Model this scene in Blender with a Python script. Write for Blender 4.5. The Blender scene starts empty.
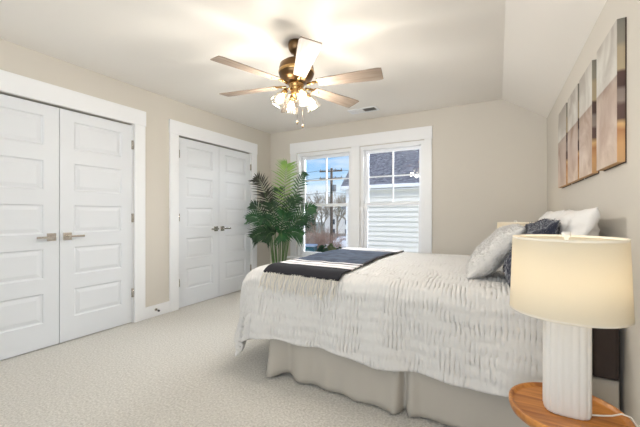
import bpy, bmesh, math, random
from mathutils import Vector, Matrix, noise as mnoise
PI = math.pi
scene = bpy.context.scene
col = scene.collection
rng = random.Random(7)

# ---------------------------------------------------------------- camera, world, lights, exposure
CAM_H = 1.115
SY, CY = 0.483796, 0.875181            # sine and cosine of the camera's yaw
cam_d = bpy.data.cameras.new('camera')
cam_d.sensor_width = 36.0
cam_d.lens = 322.0 / 640.0 * 36.0
cam_d.shift_y = 1.0 / 640.0
cam_d.clip_start = 0.02
cam_d.clip_end = 500
cam = bpy.data.objects.new('camera', cam_d)
col.objects.link(cam)
cam.location = (0, 0, CAM_H)
cam.rotation_euler = (PI / 2, 0, math.atan2(SY, CY))
scene.camera = cam

scene.view_settings.view_transform = 'Standard'
scene.view_settings.look = 'None'
scene.view_settings.gamma = 1.0
scene.view_settings.use_curve_mapping = False
scene.view_settings.exposure = 0.64

def lin(r, g, b):
    def f(c):
        c /= 255.0
        return c / 12.92 if c <= 0.04045 else ((c + 0.055) / 1.055) ** 2.4
    return (f(r), f(g), f(b), 1.0)

world = bpy.data.worlds.new('sky')
scene.world = world
world.use_nodes = True
nt = world.node_tree
for n in list(nt.nodes):
    nt.nodes.remove(n)
wo = nt.nodes.new('ShaderNodeOutputWorld')
bg = nt.nodes.new('ShaderNodeBackground')
tc = nt.nodes.new('ShaderNodeTexCoord')
sx = nt.nodes.new('ShaderNodeSeparateXYZ')
cr = nt.nodes.new('ShaderNodeValToRGB')
cl = nt.nodes.new('ShaderNodeTexNoise')
cl.inputs['Scale'].default_value = 7.0
cl.inputs['Detail'].default_value = 5.0
mp = nt.nodes.new('ShaderNodeMapping')
mp.inputs['Scale'].default_value = (1, 1, 4)
mx = nt.nodes.new('ShaderNodeMixRGB')
crn = nt.nodes.new('ShaderNodeValToRGB')
crn.color_ramp.elements[0].position = 0.45
crn.color_ramp.elements[0].color = (0, 0, 0, 1)
crn.color_ramp.elements[1].position = 0.75
crn.color_ramp.elements[1].color = (0.7, 0.7, 0.7, 1)
nt.links.new(tc.outputs['Generated'], sx.inputs[0])
nt.links.new(sx.outputs['Z'], cr.inputs[0])
nt.links.new(tc.outputs['Generated'], mp.inputs[0])
nt.links.new(mp.outputs[0], cl.inputs['Vector'])
nt.links.new(cl.outputs['Fac'], crn.inputs[0])
nt.links.new(crn.outputs[0], mx.inputs['Fac'])
nt.links.new(cr.outputs[0], mx.inputs[1])
mx.inputs[2].default_value = lin(246, 249, 252)
e = cr.color_ramp.elements
e[0].position = 0.0
e[0].color = lin(228, 236, 242)
e[1].position = 0.40
e[1].color = lin(70, 130, 205)
for p, c in ((0.045, (226, 237, 246)), (0.10, (186, 218, 246)), (0.17, (120, 184, 240))):
    q = e.new(p)
    q.color = lin(*c)
nt.links.new(mx.outputs[0], bg.inputs['Color'])
bg.inputs['Strength'].default_value = .76
nt.links.new(bg.outputs[0], wo.inputs[0])

sd = bpy.data.lights.new('sun', 'SUN')
sd.energy = 1.9
sd.angle = math.radians(8)
sd.color = (1.0, 0.96, 0.9)
sun = bpy.data.objects.new('sun', sd)
col.objects.link(sun)
sun.rotation_euler = Vector((-0.8, 0.45, -0.62)).to_track_quat('-Z', 'Y').to_euler()

def area(name, loc, direction, sxx, syy, power, color):
    l = bpy.data.lights.new(name, 'AREA')
    l.shape = 'RECTANGLE'
    l.size = sxx
    l.size_y = syy
    l.energy = power
    l.color = color
    o = bpy.data.objects.new(name, l)
    col.objects.link(o)
    o.location = loc
    o.rotation_euler = Vector(direction).to_track_quat('-Z', 'Y').to_euler()
    return o
# added fill lamp at a made-up window behind the camera, tilted upward
area('rear_fill_lamp', (-.85, -1.93, 1.45), (0, 1, 0.9), 2.2, 1.5, 48, (0.92, 0.97, 1.0))
# added out-of-view lamp outside, boosting the sky light through the twin window
area('twin_window_boost_lamp', (-0.6, 5.5, 3.05), (-0.45, -0.75, -0.45), 3.2, 2.0, 520, (0.90, 0.96, 1.0))

# ---------------------------------------------------------------- materials
MATS = {}
def mat(name, color, rough=0.6, metal=0.0, spec=0.4, bump=None, vary=None, sheen=0.0, emit=None, alpha=None, coat=0):
    if name in MATS:
        return MATS[name]
    m = bpy.data.materials.new(name)
    m.use_nodes = True
    t = m.node_tree
    b = t.nodes['Principled BSDF']
    b.inputs['Base Color'].default_value = color
    b.inputs['Roughness'].default_value = rough
    b.inputs['Metallic'].default_value = metal
    b.inputs['Specular IOR Level'].default_value = spec
    b.inputs['Sheen Weight'].default_value = sheen
    b.inputs['Coat Weight'].default_value = coat
    co = t.nodes.new('ShaderNodeTexCoord')
    if vary:                                     # (scale vector, color2, contrast lo, hi)
        sc, c2, lo, hi = vary
        mpn = t.nodes.new('ShaderNodeMapping')
        mpn.inputs['Scale'].default_value = sc
        nz = t.nodes.new('ShaderNodeTexNoise')
        nz.inputs['Scale'].default_value = 1.0
        nz.inputs['Detail'].default_value = 6.0
        rp = t.nodes.new('ShaderNodeValToRGB')
        rp.color_ramp.elements[0].position = lo
        rp.color_ramp.elements[0].color = color
        rp.color_ramp.elements[1].position = hi
        rp.color_ramp.elements[1].color = c2
        t.links.new(co.outputs['Object'], mpn.inputs[0])
        t.links.new(mpn.outputs[0], nz.inputs['Vector'])
        t.links.new(nz.outputs['Fac'], rp.inputs[0])
        t.links.new(rp.outputs[0], b.inputs['Base Color'])
    if bump:                                     # (scale vector, strength, distance)
        sc, st, ds = bump
        mpn = t.nodes.new('ShaderNodeMapping')
        mpn.inputs['Scale'].default_value = sc
        nz = t.nodes.new('ShaderNodeTexNoise')
        nz.inputs['Scale'].default_value = 1.0
        nz.inputs['Detail'].default_value = 3.0
        bp = t.nodes.new('ShaderNodeBump')
        bp.inputs['Strength'].default_value = st
        bp.inputs['Distance'].default_value = ds
        t.links.new(co.outputs['Object'], mpn.inputs[0])
        t.links.new(mpn.outputs[0], nz.inputs['Vector'])
        t.links.new(nz.outputs['Fac'], bp.inputs['Height'])
        t.links.new(bp.outputs[0], b.inputs['Normal'])
    if emit:
        b.inputs['Emission Color'].default_value = emit[0]
        b.inputs['Emission Strength'].default_value = emit[1]
    MATS[name] = m
    return m

def glass_mat(name, refl=0.06, tint=(1, 1, 1, 1)):
    m = bpy.data.materials.new(name)
    m.use_nodes = True
    t = m.node_tree
    for n in list(t.nodes):
        t.nodes.remove(n)
    o = t.nodes.new('ShaderNodeOutputMaterial')
    a = t.nodes.new('ShaderNodeBsdfTransparent')
    a.inputs[0].default_value = tint
    g = t.nodes.new('ShaderNodeBsdfGlossy')
    g.inputs['Roughness'].default_value = 0.02
    x = t.nodes.new('ShaderNodeMixShader')
    fr = t.nodes.new('ShaderNodeFresnel')
    fr.inputs['IOR'].default_value = 1.45
    ml = t.nodes.new('ShaderNodeMath')
    ml.operation = 'MULTIPLY'
    ml.inputs[1].default_value = refl / 0.04
    t.links.new(fr.outputs[0], ml.inputs[0])
    t.links.new(ml.outputs[0], x.inputs[0])
    t.links.new(a.outputs[0], x.inputs[1])
    t.links.new(g.outputs[0], x.inputs[2])
    t.links.new(x.outputs[0], o.inputs[0])
    MATS[name] = m
    return m

def translucent_mat(name, color, amount=0.5, rough=0.8):
    m = bpy.data.materials.new(name)
    m.use_nodes = True
    t = m.node_tree
    for n in list(t.nodes):
        t.nodes.remove(n)
    o = t.nodes.new('ShaderNodeOutputMaterial')
    d = t.nodes.new('ShaderNodeBsdfDiffuse')
    d.inputs[0].default_value = color
    tr = t.nodes.new('ShaderNodeBsdfTranslucent')
    tr.inputs[0].default_value = color
    x = t.nodes.new('ShaderNodeMixShader')
    x.inputs[0].default_value = amount
    t.links.new(d.outputs[0], x.inputs[1])
    t.links.new(tr.outputs[0], x.inputs[2])
    t.links.new(x.outputs[0], o.inputs[0])
    MATS[name] = m
    return m

WALL = mat('wall_paint', lin(213, 207, 197), 0.85, bump=((220, 220, 220), 0.05, 0.001))
CEIL = mat('ceiling_paint', lin(241, 237, 231), 0.9)
TRIM = mat('white_trim', lin(240, 241, 243), 0.35, spec=0.4)
DOORM = mat('door_paint', lin(224, 227, 231), 0.4, spec=0.4)
CARPET = mat('carpet', lin(198, 193, 183), 0.95, bump=((140, 140, 140), 0.9, 0.012),
             vary=((75, 75, 75), lin(230, 226, 218), 0.35, 0.68), sheen=0.3)
NICKEL = mat('satin_nickel', lin(206, 200, 192), 0.25, 1.0)
DARKM = mat('dark_gap', lin(30, 28, 26), 0.9)
GLASS = glass_mat('window_glass', 0.04)
SASH = mat('sash_vinyl', lin(244, 246, 250), 0.35)

# ---------------------------------------------------------------- mesh helpers
class MB:
    def __init__(self):
        self.v = []; self.f = []; self.mi = []; self.sm = []
    def add(self, vs, fs, mi=0, smooth=False):
        o = len(self.v)
        self.v += [tuple(p) for p in vs]
        for f in fs:
            self.f.append(tuple(i + o for i in f)); self.mi.append(mi); self.sm.append(smooth)
        return self
    def box(self, x0, x1, y0, y1, z0, z1, mi=0, M=None):
        vs = [Vector((x, y, z)) for z in (z0, z1) for x, y in ((x0, y0), (x1, y0), (x1, y1), (x0, y1))]
        if M: vs = [M @ v for v in vs]
        return self.add(vs, [(3, 2, 1, 0), (4, 5, 6, 7), (0, 1, 5, 4), (1, 2, 6, 5), (2, 3, 7, 6), (3, 0, 4, 7)], mi)
    def tube(self, pts, rad, n=8, mi=0, caps=True, smooth=True):
        pts = [Vector(p) for p in pts]
        if not isinstance(rad, (list, tuple)): rad = [rad] * len(pts)
        vs = []; up = None
        for i, p in enumerate(pts):
            d = (pts[min(i + 1, len(pts) - 1)] - pts[max(i - 1, 0)])
            if d.length < 1e-9: d = Vector((0, 0, 1))
            d.normalize()
            if up is None:
                up = Vector((0, 0, 1)) if abs(d.z) < 0.9 else Vector((1, 0, 0))
            a = d.cross(up)
            if a.length < 1e-4: a = d.orthogonal()
            a.normalize(); b = a.cross(d).normalized(); up = b
            for k in range(n):
                t = 2 * PI * k / n
                vs.append(p + (a * math.cos(t) + b * math.sin(t)) * rad[i])
        fs = []
        for i in range(len(pts) - 1):
            for k in range(n):
                k2 = (k + 1) % n
                fs.append((i * n + k, i * n + k2, (i + 1) * n + k2, (i + 1) * n + k))
        self.add(vs, fs, mi, smooth)
        if caps:
            o = len(self.v) - len(vs)
            self.f.append(tuple(o + k for k in reversed(range(n)))); self.mi.append(mi); self.sm.append(False)
            o2 = o + (len(pts) - 1) * n
            self.f.append(tuple(o2 + k for k in range(n))); self.mi.append(mi); self.sm.append(False)
        return self
    def lathe(self, prof, c=(0, 0, 0), n=32, mi=0, smooth=True, sx=1, sy=1, M=None):
        vs = []; fs = []
        for r, z in prof:
            for k in range(n):
                t = 2 * PI * k / n
                p = Vector((c[0] + r * sx * math.cos(t), c[1] + r * sy * math.sin(t), c[2] + z))
                vs.append(M @ p if M else p)
        for i in range(len(prof) - 1):
            for k in range(n):
                k2 = (k + 1) % n
                fs.append((i * n + k, i * n + k2, (i + 1) * n + k2, (i + 1) * n + k))
        return self.add(vs, fs, mi, smooth)
    def grid(self, nu, nv, fn, mi=0, smooth=True, mif=None):
        vs = [fn(i / (nu - 1), j / (nv - 1)) for i in range(nu) for j in range(nv)]
        o = len(self.v)
        self.v += [tuple(p) for p in vs]
        for i in range(nu - 1):
            for j in range(nv - 1):
                self.f.append((o + i * nv + j, o + (i + 1) * nv + j, o + (i + 1) * nv + j + 1, o + i * nv + j + 1))
                self.mi.append(mif(i / (nu - 1), j / (nv - 1)) if mif else mi); self.sm.append(smooth)
        return self
    def build(self, name, mats, parent=None, bevel=0, weld=False, solid=0, loc=None):
        me = bpy.data.meshes.new(name)
        off = Vector(loc) if loc else Vector((0, 0, 0))
        me.from_pydata([tuple(Vector(p) - off) for p in self.v], [], self.f)
        if not isinstance(mats, (list, tuple)): mats = [mats]
        for m in mats: me.materials.append(m)
        for p, i, s in zip(me.polygons, self.mi, self.sm):
            p.material_index = i; p.use_smooth = s
        if weld:
            bm = bmesh.new(); bm.from_mesh(me)
            bmesh.ops.remove_doubles(bm, verts=bm.verts, dist=0.0002)
            bmesh.ops.recalc_face_normals(bm, faces=bm.faces)
            bm.to_mesh(me); bm.free()
        o = bpy.data.objects.new(name, me)
        col.objects.link(o)
        if loc: o.location = loc
        if parent: o.parent = parent
        if bevel:
            b = o.modifiers.new('bevel', 'BEVEL'); b.width = bevel; b.segments = 2; b.limit_method = 'ANGLE'
        if solid:
            s = o.modifiers.new('solid', 'SOLIDIFY'); s.thickness = solid
        return o

def tag(o, label=None, cat=None, group=None, kind=None):
    if label: o['label'] = label
    if cat: o['category'] = cat
    if group: o['group'] = group
    if kind: o['kind'] = kind
    return o
def empty(name, loc=(0, 0, 0), rz=0, **k):
    o = bpy.data.objects.new(name, None)
    o.empty_display_size = 0.05
    col.objects.link(o)
    o.location = loc; o.rotation_euler = (0, 0, rz)
    return tag(o, **k)
def struct(o, label=None, cat=None):
    o['kind'] = 'structure'
    if label: o['label'] = label
    if cat: o['category'] = cat
    return o
def copy_tree(o, parent=None):
    c = o.copy(); col.objects.link(c); c.parent = parent
    for ch in [x for x in o.children]:
        copy_tree(ch, c)
    return c
def ray(u):
    t = (u - 320) / 322.0
    return (-SY + CY * t, CY + SY * t)

# ---------------------------------------------------------------- room shell
XL, XR, YB, YF = -3.294, 0.468, 4.266, -1.9
ZC, ZK, XRIDGE = 2.447, 2.166, 0.041
struct(MB().box(XL - 0.75, XR + 0.2, YF - 0.2, YB + 0.2, -0.12, 0.0).build('floor', CARPET),
       'off-white cut pile carpet covering the bedroom floor', 'floor')
c = MB()
c.box(XL - 0.75, XRIDGE, YF - 0.2, YB + 0.2, ZC, ZC + 0.15)
m_ = (ZK - ZC) / (XR - XRIDGE)
xe = XR + 0.2; ze = ZC + m_ * (xe - XRIDGE)
y0, y1 = YF - 0.2, YB + 0.2
c.add([(XRIDGE, y0, ZC), (xe, y0, ze), (xe, y1, ze), (XRIDGE, y1, ZC),
       (XRIDGE, y0, ZC + .15), (xe, y0, ZC + .15), (xe, y1, ZC + .15), (XRIDGE, y1, ZC + .15)],
      [(0, 3, 2, 1), (4, 5, 6, 7), (0, 1, 5, 4), (2, 3, 7, 6), (1, 2, 6, 5)])
struct(c.build('ceiling', CEIL), 'flat off-white ceiling that slopes down along the bed wall', 'ceiling')

DZ = 2.035
D1 = (0.705, 1.338, 1.968)       # near closet: left edge, meeting line, right edge
D2 = (2.516, 3.146, 3.776)
w = MB()
w.box(XL - 0.75, XL - 0.6, YF - 0.2, YB + 0.2, 0, ZC)
g = 0.012
segs = [(YF - 0.2, D1[0] - g), (D1[2] + g, D2[0] - g), (D2[2] + g, YB + 0.2)]
for a, b in segs: w.box(XL - 0.13, XL, a, b, 0, ZC)
for a, b in ((D1[0] - g, D1[2] + g), (D2[0] - g, D2[2] + g)): w.box(XL - 0.13, XL, a, b, DZ + 0.01, ZC)
for a, b in ((D1[2] + .3, D2[0] - .1), (D2[2] + .3, YB + .2), (YF - .2, D1[0] - .3)): w.box(XL - .6, XL - .13, a, b, 0, ZC)
struct(w.build('wall_left', WALL), 'beige painted wall with two white double closets', 'wall')

def wall_with_holes_y(yin, yout, holes, x0, x1, z1):
    w = MB()
    xs = [x0]
    for h in holes: xs += [h[0], h[1]]
    xs.append(x1)
    for i in range(0, len(xs), 2): w.box(xs[i], xs[i + 1], min(yin, yout), max(yin, yout), 0, z1)
    for h in holes:
        w.box(h[0], h[1], min(yin, yout), max(yin, yout), 0, h[2])
        w.box(h[0], h[1], min(yin, yout), max(yin, yout), h[3], z1)
    return w
WL = (-2.775, -1.838); WR = (-1.711, -0.825); WZ = (0.455, 2.075)
struct(wall_with_holes_y(YB, YB + 0.2, [(WL[0], WL[1], WZ[0], WZ[1]), (WR[0], WR[1], WZ[0], WZ[1])], XL - .2, XR + .2, ZC).build('wall_back', WALL),
       'beige wall holding the twin window beyond the bed', 'wall')
struct(wall_with_holes_y(YF, YF - 0.2, [(-2.0, 0.3, 0.65, 2.1)], XL - .2, XR + .2, ZC).build('wall_front', WALL),
       'beige wall behind the camera', 'wall')
struct(MB().box(XR, XR + 0.2, YF - .2, YB + .2, 0, ZC).build('wall_right', WALL), 'beige knee wall behind the bed head', 'wall')

# casings
def closet_casing(name, d, label):
    b = MB(); t = 0.022; cw = 0.115
    x0, x1 = XL, XL + t
    b.box(x0, x1, d[0] - g - cw, d[0] - g, 0, DZ + 0.012)
    b.box(x0, x1, d[2] + g, d[2] + g + cw, 0, DZ + 0.012)
    b.box(x0, x1 + .004, d[0] - g - cw - .006, d[2] + g + cw + .006, DZ + 0.012, 2.205)
    b.box(XL - 0.045, XL, d[0] - g, d[0] - .004, 0, DZ + .01)
    b.box(XL - 0.045, XL, d[2] + .004, d[2] + g, 0, DZ + .01)
    struct(b.build(name, TRIM, bevel=0.003), label, 'door trim')
closet_casing('trim_1', D1, 'wide white casing around the nearer double closet doors')
closet_casing('trim_2', D2, 'wide white casing around the farther double closet doors')

def leaf(y0, y1, zb=0.009, zt=2.03):
    """five panel door leaf; its front is at XL - 0.004"""
    b = MB(); X = XL - 0.004; th = 0.035
    pa, pb = y0 + 0.108, y1 - 0.108
    pz = [(0.212 + .37 * i, 0.457 + .37 * i) for i in range(5)]
    P = lambda x, y, z: (x, y, z)
    def quad(x, a, bb, z0, z1): b.add([P(x, a, z0), P(x, bb, z0), P(x, bb, z1), P(x, a, z1)], [(0, 1, 2, 3)])
    quad(X, y0, pa, zb, zt); quad(X, pb, y1, zb, zt)
    zs = [zb] + [v for p in pz for v in p] + [zt]
    for i in range(0, len(zs), 2): quad(X, pa, pb, zs[i], zs[i + 1])
    for z0, z1 in pz:
        rings = [(0, 0), (0.008, 0.0095), (0.016, 0.011), (0.045, 0.0035), (0.048, 0.0035)]
        pr = None
        for ins, dp in rings:
            r = [P(X - dp, pa + ins, z0 + ins), P(X - dp, pb - ins, z0 + ins), P(X - dp, pb - ins, z1 - ins), P(X - dp, pa + ins, z1 - ins)]
            if pr:
                for k in range(4):
                    k2 = (k + 1) % 4
                    b.add([pr[k], pr[k2], r[k2], r[k]], [(0, 1, 2, 3)])
            pr = r
        b.add(pr, [(0, 1, 2, 3)])
    # edges and rear
    for a, c_ in (((y0, zb), (y1, zb)), ((y1, zb), (y1, zt)), ((y1, zt), (y0, zt)), ((y0, zt), (y0, zb))):
        b.add([P(X, *a), P(X, *c_), P(X - th, *c_), P(X - th, *a)], [(0, 3, 2, 1)])
    b.add([P(X - th, y0, zb), P(X - th, y0, zt), P(X - th, y1, zt), P(X - th, y1, zb)], [(0, 1, 2, 3)])
    return b
def door(n, y0, y1, hinge_at_high, lever_dir, label, small=False):
    root = leaf(y0, y1).build('door_%d' % n, DOORM, weld=True)
    struct(root, label, 'closet door')
    yk = (y0 + 0.055) if hinge_at_high else (y1 - 0.055)
    zk = 0.925
    X = XL - 0.004
    r = MB()
    r.box(X, X + 0.010, yk - 0.032, yk + 0.032, zk - 0.032, zk + 0.032)
    h = r.build('door_handle', NICKEL, root, bevel=0.002)
    l = MB(); l.tube([(X + .008, yk, zk), (X + .05, yk, zk)], 0.011, 12)
    ye = yk + lever_dir * 0.115
    l.box(X + .042, X + .054, min(yk - lever_dir * .012, ye), max(yk - lever_dir * .012, ye), zk - .009, zk + .009)
    l.build('lever', NICKEL, h, bevel=0.003)
    yh = y1 + 0.001 if hinge_at_high else y0 - 0.001
    for z in (0.31, 1.08, 1.83):
        hm = MB(); hm.tube([(XL + 0.008, yh, z - .045), (XL + 0.008, yh, z + .045)], 0.008, 10)
        hm.box(XL - .003, XL + .004, yh - .012, yh + .006, z - .045, z + .045)
        hm.build('hinge', NICKEL, root)
# dark floor gaps are real: leaves stand 12 mm above the carpet
door(1, D1[0], D1[1] - .0025, False, -1, 'near left leaf of the white five-panel closet by the left picture edge')
door(2, D1[1] + .0025, D1[2], True, 1, 'right leaf of the nearer white five-panel closet')
door(3, D2[0], D2[1] - .0025, False, -1, 'left leaf of the farther white five-panel closet')
door(4, D2[1] + .0025, D2[2], True, 1, 'right leaf of the farther closet, beside the palm')
MB().box(XL - 0.049, XL - 0.042, D1[0] - g, D1[2] + g, 0, .0)

def baseboard(name, x0, x1, y0, y1, label):
    struct(MB().box(x0, x1, y0, y1, 0, 0.125).build(name, TRIM, bevel=0.003), label, 'baseboard')
cw = 0.115 + g + 0.001
b = MB()
for a, bb in ((YF, D1[0] - cw), (D1[2] + cw, D2[0] - cw), (D2[2] + cw, YB - .016)): b.box(XL, XL + .015, a, bb, 0, .125)
struct(b.build('baseboard_left', TRIM, bevel=.003), 'white baseboard along the closet wall', 'baseboard')
baseboard('baseboard_back', XL, XR, YB - .015, YB, 'white baseboard below the twin window')
baseboard('baseboard_right', XR - .015, XR, YF, YB - .016, 'white baseboard along the bed wall')

# window trim
t = MB(); yw = YB - 0.022
t.box(-2.886, WL[0], yw, YB, 0.455, 2.08)
t.box(WR[1], -0.733, yw, YB, 0.455, 2.08)
t.box(WL[1], WR[0], yw, YB, 0.455, 2.08)
t.box(-2.892, -0.727, yw - .004, YB, 2.08, 2.238)
struct(t.build('trim_3', TRIM, bevel=.003), 'wide white casing around the twin window', 'window trim')
t = MB()
t.box(-2.93, -0.69, YB - 0.07, YB, 0.425, 0.455)
t.box(-2.886, -0.733, YB - .02, YB, 0.315, 0.425)
struct(t.build('trim_4', TRIM, bevel=.003), 'white window sill and apron under the twin window', 'window sill')

def window(n, wx, label, y=YB, s=1, z=WZ, muntin=True):
    root = empty('window_%d' % n, ((wx[0] + wx[1]) / 2, y, z[0]))
    struct(root, label, 'window')
    ox, oy, oz = root.location
    def bx(b, x0, x1, ya, yb, z0, z1):
        ya, yb = y + s * ya, y + s * yb
        b.box(x0 - ox, x1 - ox, min(ya, yb) - oy, max(ya, yb) - oy, z0 - oz, z1 - oz)
    x0, x1 = wx; z0, z1 = z
    f = MB(); e = 0.001
    for q in ((x0, x0 + .045, z0, z1), (x1 - .045, x1, z0, z1), (x0 + .045, x1 - .045, z1 - .05, z1), (x0 + .045, x1 - .045, z0, z0 + .02)):
        bx(f, q[0] + (e if q[0] == x0 else 0), q[1] - (e if q[1] == x1 else 0), .01, .17, q[2] + (e if q[2] == z0 else 0), q[3] - (e if q[3] == z1 else 0))
    f.build('window_frame', TRIM, root)
    a, b_ = x0 + .045, x1 - .045
    zm = 1.262 if muntin else (z0 + z1) / 2
    st = .042
    def sash(name, ya, za, zb, low):
        q = MB()
        bx(q, a, a + st, ya, ya + .035, za, zb); bx(q, b_ - st, b_, ya, ya + .035, za, zb)
        bx(q, a + st, b_ - st, ya, ya + .035, zb - (.045 if low else .04), zb)
        bx(q, a + st, b_ - st, ya, ya + .035, za, za + (.06 if low else .045))
        o = q.build(name, SASH, root, bevel=.003)
        gl = MB(); bx(gl, a + st, b_ - st, ya + .016, ya + .020, za + (.06 if low else .045), zb - .04)
        gl.build('pane', GLASS, o)
        return o
    sash('lower_sash', .055, z0 + .02, zm + .02, True)
    up = sash('upper_sash', .095, zm - .025, z1 - .05, False)
    if muntin:
        q = MB(); xm = (a + b_) / 2
        bx(q, xm - .009, xm + .009, .104, .122, zm + .02, z1 - .09)
        zz = (zm + z1) / 2 - .02 + .0
        bx(q, a + st, b_ - st, .1045, .1215, zz - .009, zz + .009)
        q.build('muntin', SASH, up)
window(1, WL, 'left half of the twin double-hung window, showing sky and pole')
window(2, WR, 'right half of the twin double-hung window, showing the neighbour siding')
window(3, (-2.0, 0.3), 'wide unseen window added behind the camera for the fill lamp', YF, -1, (0.65, 2.1), False)  # made-up window, added so the rear fill light has an opening

# ---------------------------------------------------------------- small fittings
root = empty('door_stop', (XL + .015, 2.215, 0.075), label='small metal spring door stop on the white baseboard between the closets', cat='door stop')
q = MB(); q.tube([(0, 0, 0), (.012, 0, 0)], .014, 12); q.tube([(.012, 0, 0), (.06, -.01, 0)], .006, 8); q.build('spring', NICKEL, root)
MB().tube([(.06, -.01, 0), (.075, -.012, 0)], .011, 12).build('rubber_tip', mat('rubber_dark', lin(50, 48, 50), .6), root)

vx, vy = -1.50, 3.86
root = empty('ceiling_vent', (vx, vy, ZC), label='white metal air register with grey louvres on the ceiling near the fan', cat='air vent')
q = MB()
for x0, x1, ya, yb in ((-.19, .19, -.085, -.06), (-.19, .19, .06, .085), (-.19, -.16, -.06, .06), (.16, .19, -.06, .06)):
    q.box(x0, x1, ya, yb, -.008, 0)
q.box(-.16, .0, -.06, .06, -.006, 0)
q.build('frame', TRIM, root, bevel=.002)
q = MB()
for i in range(9):
    M = Matrix.Translation((.012 + i * .0175, 0, -.006)) @ Matrix.Rotation(.7, 4, 'Y')
    q.box(-.006, .006, -.06, .06, -.001, .001, M=M)
q.box(.0, .16, -.06, .06, -.001, -.0002)
q.build('louvres', mat('vent_grey', lin(150, 148, 146), .5), root)

# wall outlet near the lamp
root = empty('wall_outlet', (XR, 1.31, 0.365), label='white duplex wall outlet beside the near lamp table', cat='outlet')
MB().box(-.006, 0, -.036, .036, -.058, .058).build('cover_plate', TRIM, root, bevel=.003)
q = MB()
for z in (-.021, .021): q.box(-.009, -.006, -.017, .017, z - .014, z + .014)
q.build('socket', mat('socket_white', lin(225, 222, 216), .4), root, bevel=.002)

# ---------------------------------------------------------------- wall canvases
def canvas_material():
    m = bpy.data.materials.new('canvas_paint'); m.use_nodes = True; t = m.node_tree
    b = t.nodes['Principled BSDF']; b.inputs['Roughness'].default_value = .7
    co = t.nodes.new('ShaderNodeTexCoord'); ge = t.nodes.new('ShaderNodeNewGeometry')
    se = t.nodes.new('ShaderNodeSeparateXYZ'); t.links.new(ge.outputs['Position'], se.inputs[0])
    nz = t.nodes.new('ShaderNodeTexNoise'); nz.inputs['Scale'].default_value = 4.0; nz.inputs['Detail'].default_value = 7; nz.inputs['Distortion'].default_value = 1.2
    t.links.new(ge.outputs['Position'], nz.inputs['Vector'])
    mr = t.nodes.new('ShaderNodeMapRange'); mr.inputs['From Min'].default_value = 1.33; mr.inputs['From Max'].default_value = 1.94
    t.links.new(se.outputs['Z'], mr.inputs['Value'])
    r = t.nodes.new('ShaderNodeValToRGB'); r.color_ramp.interpolation = 'LINEAR'
    el = r.color_ramp.elements
    el[0].position = 0; el[0].color = lin(214, 186, 160)
    el[1].position = 1; el[1].color = lin(168, 164, 154)
    for p, c_ in ((.25, (206, 182, 164)), (.42, (184, 160, 142)), (.55, (158, 128, 104)), (.605, (124, 88, 60)), (.618, (204, 204, 196)), (.75, (206, 207, 198)), (.9, (184, 182, 172))):
        x = el.new(p); x.color = lin(*c_)
    t.links.new(mr.outputs[0], r.inputs[0])
    r2 = t.nodes.new('ShaderNodeValToRGB'); r2.color_ramp.elements[0].position = .35; r2.color_ramp.elements[1].position = .65
    r2.color_ramp.elements[0].color = lin(150, 130, 122); r2.color_ramp.elements[1].color = lin(232, 226, 220)
    t.links.new(nz.outputs['Fac'], r2.inputs[0])
    x = t.nodes.new('ShaderNodeMixRGB'); x.blend_type = 'MIX'; x.inputs['Fac'].default_value = .42
    t.links.new(r.outputs[0], x.inputs[1]); t.links.new(r2.outputs[0], x.inputs[2])
    t.links.new(x.outputs[0], b.inputs['Base Color'])
    return m
def canvas_edge_material():
    m = bpy.data.materials.new('canvas_edge_paint'); m.use_nodes = True; t = m.node_tree
    b = t.nodes['Principled BSDF']; b.inputs['Roughness'].default_value = .6
    ge = t.nodes.new('ShaderNodeNewGeometry')
    se = t.nodes.new('ShaderNodeSeparateXYZ'); t.links.new(ge.outputs['Position'], se.inputs[0])
    nz = t.nodes.new('ShaderNodeTexNoise'); nz.inputs['Scale'].default_value = 14
    t.links.new(ge.outputs['Position'], nz.inputs['Vector'])
    mr = t.nodes.new('ShaderNodeMapRange'); mr.inputs['From Min'].default_value = 1.33; mr.inputs['From Max'].default_value = 1.94
    ad = t.nodes.new('ShaderNodeMath'); ad.operation = 'MULTIPLY_ADD'; ad.inputs[1].default_value = .03
    t.links.new(nz.outputs['Fac'], ad.inputs[0]); t.links.new(se.outputs['Z'], ad.inputs[2])
    t.links.new(ad.outputs[0], mr.inputs['Value'])
    r = t.nodes.new('ShaderNodeValToRGB'); el = r.color_ramp.elements
    el[0].position = 0; el[0].color = lin(196, 154, 108)
    el[1].position = 1; el[1].color = lin(120, 116, 106)
    for p, c_ in ((.16, (206, 160, 110)), (.25, (180, 128, 84)), (.30, (214, 176, 124)), (.34, (92, 70, 62)), (.42, (96, 72, 66)), (.45, (150, 134, 124)), (.53, (136, 122, 114)), (.56, (78, 56, 50)), (.65, (84, 60, 54)), (.67, (176, 160, 130)), (.82, (170, 154, 128)), (.86, (138, 132, 118))):
        x = el.new(p); x.color = lin(*c_)
    t.links.new(mr.outputs[0], r.inputs[0]); t.links.new(r.outputs[0], b.inputs['Base Color'])
    return m
CV, CE = canvas_material(), canvas_edge_material()
CB = mat('canvas_rear', lin(70, 52, 42), .7)
cl_lab = ['nearest of the four narrow abstract canvases, closest to the camera', 'second abstract canvas strip from the near end of the row',
          'third abstract canvas strip from the near end of the row', 'farthest of the four abstract canvases, closest to the window wall']
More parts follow.
